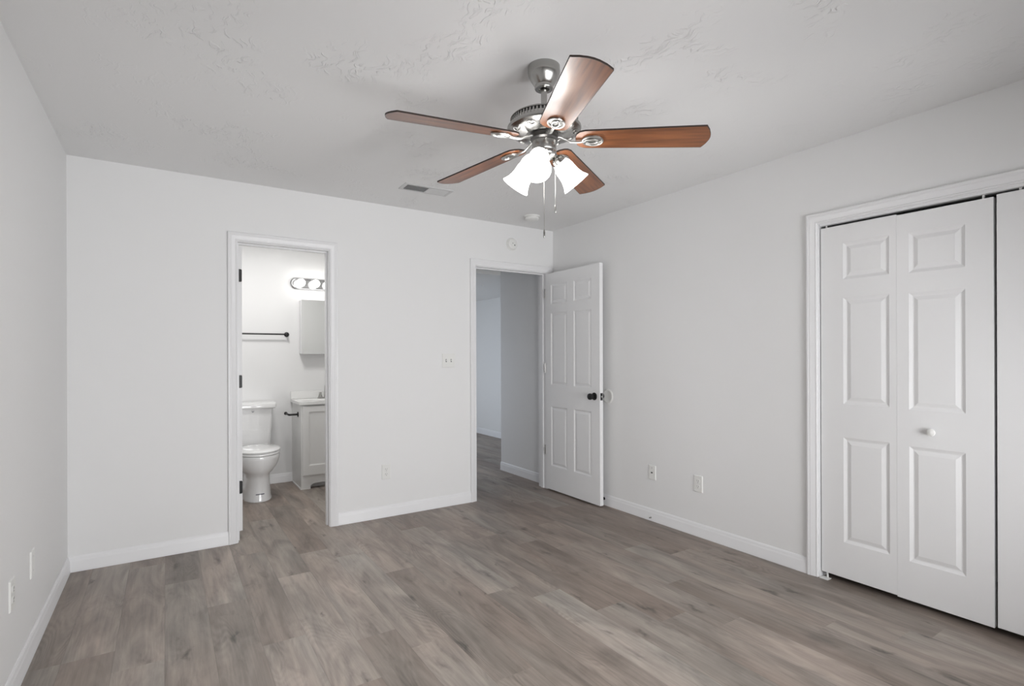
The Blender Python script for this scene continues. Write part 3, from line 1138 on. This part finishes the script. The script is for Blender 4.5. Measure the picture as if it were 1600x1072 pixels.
toilet = empty('toilet', (0, 0, 0))
tag(toilet, 'white two-piece toilet against the bathroom wall', 'toilet')
TX = 1.162
b = MB()
b.loft([ell(TX, 1.265, .122, .262, 0, p=2.3), ell(TX, 1.265, .122, .262, .012, p=2.3), ell(TX, 1.262, .114, .252, .03, p=2.3), ell(TX, 1.255, .108, .240, .12, p=2.2),
        ell(TX, 1.245, .106, .235, .19, p=2.2), ell(TX, 1.235, .110, .240, .225), ell(TX, 1.215, .130, .250, .250), ell(TX, 1.195, .152, .252, .285),
        ell(TX, 1.180, .170, .250, .325), ell(TX, 1.172, .180, .248, .365), ell(TX, 1.170, .182, .248, .392), ell(TX, 1.170, .178, .244, .402)])
b.build('bowl', M['porcelain'], toilet, smooth=50)
MB().loft([ell(TX, 1.172, .177, .243, .403), ell(TX, 1.172, .185, .250, .408), ell(TX, 1.172, .185, .250, .420), ell(TX, 1.172, .180, .246, .424)]).build('seat', M['porcelain'], toilet, smooth=50)
MB().loft([ell(TX, 1.172, .180, .246, .4255), ell(TX, 1.172, .186, .251, .430), ell(TX, 1.172, .186, .251, .438), ell(TX, 1.172, .176, .241, .446), ell(TX, 1.172, .10, .15, .450)]).build(
    'seat_lid', M['porcelain'], toilet, smooth=50)
b = MB()


def rrect(x0, x1, y0, y1, z, r=.03, n=6):
    out = []
    for (cx_, cy_, a0) in ((x1 - r, y1 - r, 0), (x0 + r, y1 - r, 90), (x0 + r, y0 + r, 180), (x1 - r, y0 + r, 270)):
        for i in range(n + 1):
            a = radians(a0 + 90 * i / n)
            out.append((cx_ + r * cos(a), cy_ + r * sin(a), z))
    return out


b.loft([rrect(TX - .155, TX + .155, 1.485, 1.655, .385), rrect(TX - .158, TX + .158, 1.480, 1.658, .42), rrect(TX - .170, TX + .170, 1.462, 1.662, .60),
        rrect(TX - .178, TX + .178, 1.455, 1.665, .766)])
b.build('tank', M['porcelain'], toilet, smooth=50)
MB().loft([rrect(TX - .190, TX + .190, 1.440, 1.670, .767, .02), rrect(TX - .200, TX + .200, 1.432, 1.672, .775, .02), rrect(TX - .202, TX + .202, 1.430, 1.672, .812, .02),
           rrect(TX - .196, TX + .196, 1.436, 1.668, .822, .02)]).build('tank_lid', M['porcelain'], toilet, smooth=40)
b = MB()
b.loft([[(TX + s * .155 * 0 + x, y, z) for (x, y) in ((-.13, 1.30), (.13, 1.30), (.15, 1.60), (-.15, 1.60))] for s, z in ((0, .30), (0, .395))])
b.build('bowl_deck', M['porcelain'], toilet, bevel=.02, seg=3, smooth=50)
MB().prism([(-.034 + .0068 * i, -.0032) for i in range(11)] + [(.034 - .0068 * i, .0032) for i in range(11)], 0, .0012, lambda a, c, d: (TX + a, 1.0104 - d + a * a * 6.0, .066 + c)).build('printed_strip', M['blue'], toilet, smooth=0)
b = MB().prism([(-.012, .006), (-.003, .004), (0, -.006), (.003, .004), (.012, .006), (.004, -.010), (-.004, -.010)], 0, .0006, lambda a, c, d: (TX + .0 + a, 1.4552 - d, .742 + c))
b.build('maker_mark', M['greyprint'], toilet, smooth=0)
b = MB().lathe([(.014, 0), (.014, .008), (.006, .012)], (TX - .13, 1.4585, .715), RX, 16).tube([(TX - .13, 1.447, .715), (TX - .105, 1.443, .712)], .006, 8)
b.build('flush_lever', M['chrome'], toilet)

# vanity cabinet
van = empty('vanity_cabinet', (0, 0, 0))
tag(van, 'grey-white bathroom vanity cabinet with arched toe cutout', 'cabinet')
V0, V1, VF = 1.545, 2.155, 1.262
b = MB()
b.box(V0, V0 + .016, VF, BY - .001, 0, .800).box(V1 - .016, V1, VF, BY - .001, 0, .800).box(V0 + .016, V1 - .016, VF + .02, BY - .001, .095, .110)
b.box(V0 + .016, V1 - .016, BY - .012, BY - .001, .110, .800).box(V0 + .016, V1 - .016, VF + .06, VF + .075, 0, .095)
# face frame with arched apron
poly = [(V0, 0), (V0 + .085, 0), (V0 + .085, .030), (V0 + .105, .046), (V0 + .140, .052), (V1 - .140, .052), (V1 - .105, .046), (V1 - .085, .030), (V1 - .085, 0), (V1, 0), (V1, .800), (V0, .800)]
b.prism(poly, VF, VF - .018, lambda a, c, d: (a, d, c))
b.build('body', M['cabinet'], van, smooth=0)
MB().box(V0 - .006, V0, VF - .018, BY - .001, 0, .012).build('toe_moulding', M['trim'], van, smooth=0)
VD = VF - .018
for i, (x0, x1) in enumerate(((V0 + .012, V0 + .300), (V0 + .310, V1 - .012))):
    w = x1 - x0
    b = slab(w, .650, .018, [(.055, w - .055, .225, .732)], rings=((0, 0), (.004, .004), (.012, .006), (.018, .006)), z0=.135)
    o = b.build('cabinet_door', M['cabinet'], van, smooth=0)
    o.location = (x0, VD - .0185, 0)
    kb = MB().lathe([(.006, 0), (.005, .012), (.013, .018), (.014, .024), (.009, .028), (0, .0285)], (0, 0, 0), RX, 20, True, False).build('cabinet_knob', M['nickel'], o)
    kb.location = (w - .028 if i == 0 else .028, 0, .70)

# sink top
top = empty('sink_top', (0, 0, 0))
tag(top, 'white cultured marble sink top with backsplash on the vanity', 'sink top')
b = MB()
S0, S1, SF, SB = 1.532, 2.168, 1.218, BY - .001
sc_, sd_ = (S0 + S1) / 2, 1.42
outer, inner = [], []
NA = 48
for i in range(NA):
    a = 2 * pi * i / NA
    c, s = cos(a), sin(a)
    k_ = min(((S1 - S0) / 2) / max(abs(c), 1e-6), ((SF - sd_) / s if s < 0 else (SB - sd_) / max(s, 1e-6)) if abs(s) > 1e-6 else 9)
    outer.append((sc_ + k_ * c, sd_ + k_ * s))
rr = [[(x, y, .800) for x, y in outer], [(x, y, .826) for x, y in outer]]
for (f, z) in ((1.0, .828), (.97, .826), (.90, .800), (.75, .765), (.45, .735), (.10, .728)):
    rr.append([(sc_ + .20 * f * cos(2 * pi * i / NA), sd_ - .01 + .135 * f * sin(2 * pi * i / NA), z) for i in range(NA)])
b.loft(rr, False, True)
b.build('basin', M['marble'], top, smooth=30)
MB().box(S0, S1, BY - .022, BY - .001, .827, .905).build('backsplash', M['marble'], top, bevel=.003)

fau = empty('faucet', (1.850, 1.575, .8285))
tag(fau, 'brushed nickel two-handle faucet on the sink top', 'faucet')
MB().loft([ell(0, 0, .080, .028, 0), ell(0, 0, .078, .026, .010), ell(0, 0, .070, .020, .014)]).build('base_plate', M['nickel'], fau)
for s in (-1, 1):
    MB().lathe([(.022, .010), (.019, .022), (.013, .042), (.011, .050), (.014, .055), (.009, .062), (0, .063)], (s * .052, 0, 0), None, 20, True, False).build('handle', M['nickel'], fau)
MB().tube([(0, 0, .008), (0, 0, .09), (0, -.006, .125), (0, -.03, .150), (0, -.065, .155), (0, -.092, .140), (0, -.098, .120)], [.013, .011, .010, .010, .010, .010, .011], 14).build('spout', M['nickel'], fau)

# toilet paper holder on the vanity's left side
hd = empty('paper_holder', (V0, 1.372, .700))
tag(hd, 'black pivoting toilet paper holder on the vanity side', 'toilet paper holder')
RY = Matrix.Rotation(-pi / 2, 3, 'Y')
MB().lathe([(.024, 0), (.024, .006), (.010, .009)], (0, 0, 0), RY, 28).build('mount', M['black'], hd)
MB().tube([(-.005, 0, 0), (-.072, 0, 0), (-.080, .004, 0), (-.083, .012, 0), (-.083, .150, 0)], .0095, 12).build('arm', M['black'], hd)
MB().lathe([(0, -.0165), (.012, -.012), (.0165, 0), (.012, .012), (0, .0165)], (-.083, .156, 0), None, 20, False, False).build('end_ball', M['black'], hd)

# towel bar
tb = empty('towel_bar', (1.497, BY, 1.476))
tag(tb, 'thin black towel bar on the bathroom wall above the toilet', 'towel bar')
for x in (0, -.61):
    MB().lathe([(.024, 0), (.024, .006), (.012, .010), (.010, .045), (.013, .048), (.013, .068), (.010, .071)], (x, 0, 0), RX, 24).build('bracket', M['black'], tb)
MB().tube([(0, -.058, 0), (-.61, -.058, 0)], .0075, 14).build('bar', M['black'], tb)

# medicine cabinet
mc = empty('medicine_cabinet', (0, 0, 0))
tag(mc, 'mirrored medicine cabinet below the vanity light', 'medicine cabinet')
MB().box(1.617, 2.05, BY - .105, BY - .001, 1.285, 1.822).build('box', M['trim'], mc, smooth=0)
md = MB().box(1.614, 2.053, BY - .1095, BY - .1055, 1.281, 1.827).build('mirror_door', M['trim'], mc, smooth=0)
MB().box(1.619, 2.048, BY - .1105, BY - .1096, 1.286, 1.822).build('mirror', M['mirror'], md, smooth=0)

# vanity light
vl = empty('vanity_light', (0, BY, 1.997))
tag(vl, 'chrome bar light with bare globe bulbs above the mirror', 'wall light')


def stadium(x0, x1, r, y, n=16):
    out = []
    for (cx_, a0) in ((x1 - r, -90), (x0 + r, 90)):
        for i in range(n + 1):
            a = radians(a0 + 180 * i / n)
            out.append((cx_ + r * cos(a), y, r * sin(a)))
    return out


MB().loft([stadium(1.530, 2.155, .057, 0), stadium(1.530, 2.155, .057, -.012), stadium(1.538, 2.147, .049, -.020), stadium(1.545, 2.140, .042, -.020),
           stadium(1.548, 2.137, .039, -.014)]).build('back_plate', M['chrome'], vl, smooth=30)
for i in range(4):
    x = 1.622 + i * .141
    MB().lathe([(.022, .012), (.022, .030), (.017, .034)], (x, 0, 0), RX, 20).build('bulb_socket', M['chrome'], vl)
    MB().lathe([(.012, .030), (.016, .045), (.030, .056), (.038, .070), (.040, .083), (.037, .098), (.026, .113), (.012, .121), (0, .123)], (x, 0, 0), RX, 28, True, False).build('bulb', M['bulb'], vl)

# small white pull fitting under the hallway's lower ceiling
pf = empty('ceiling_pull', (3.70, 1.560, 2.145))
tag(pf, 'tiny white pull knob hanging from the hallway ceiling', 'pull knob')
MB().tube([(0, 0, 0), (0, 0, -.022)], .0015, 6).build('cord', M['plastic'], pf)
MB().lathe([(0, -.020), (.006, -.024), (.008, -.040), (.005, -.048), (0, -.049)], (0, 0, 0), None, 14, False, False).build('knob', M['plastic'], pf)
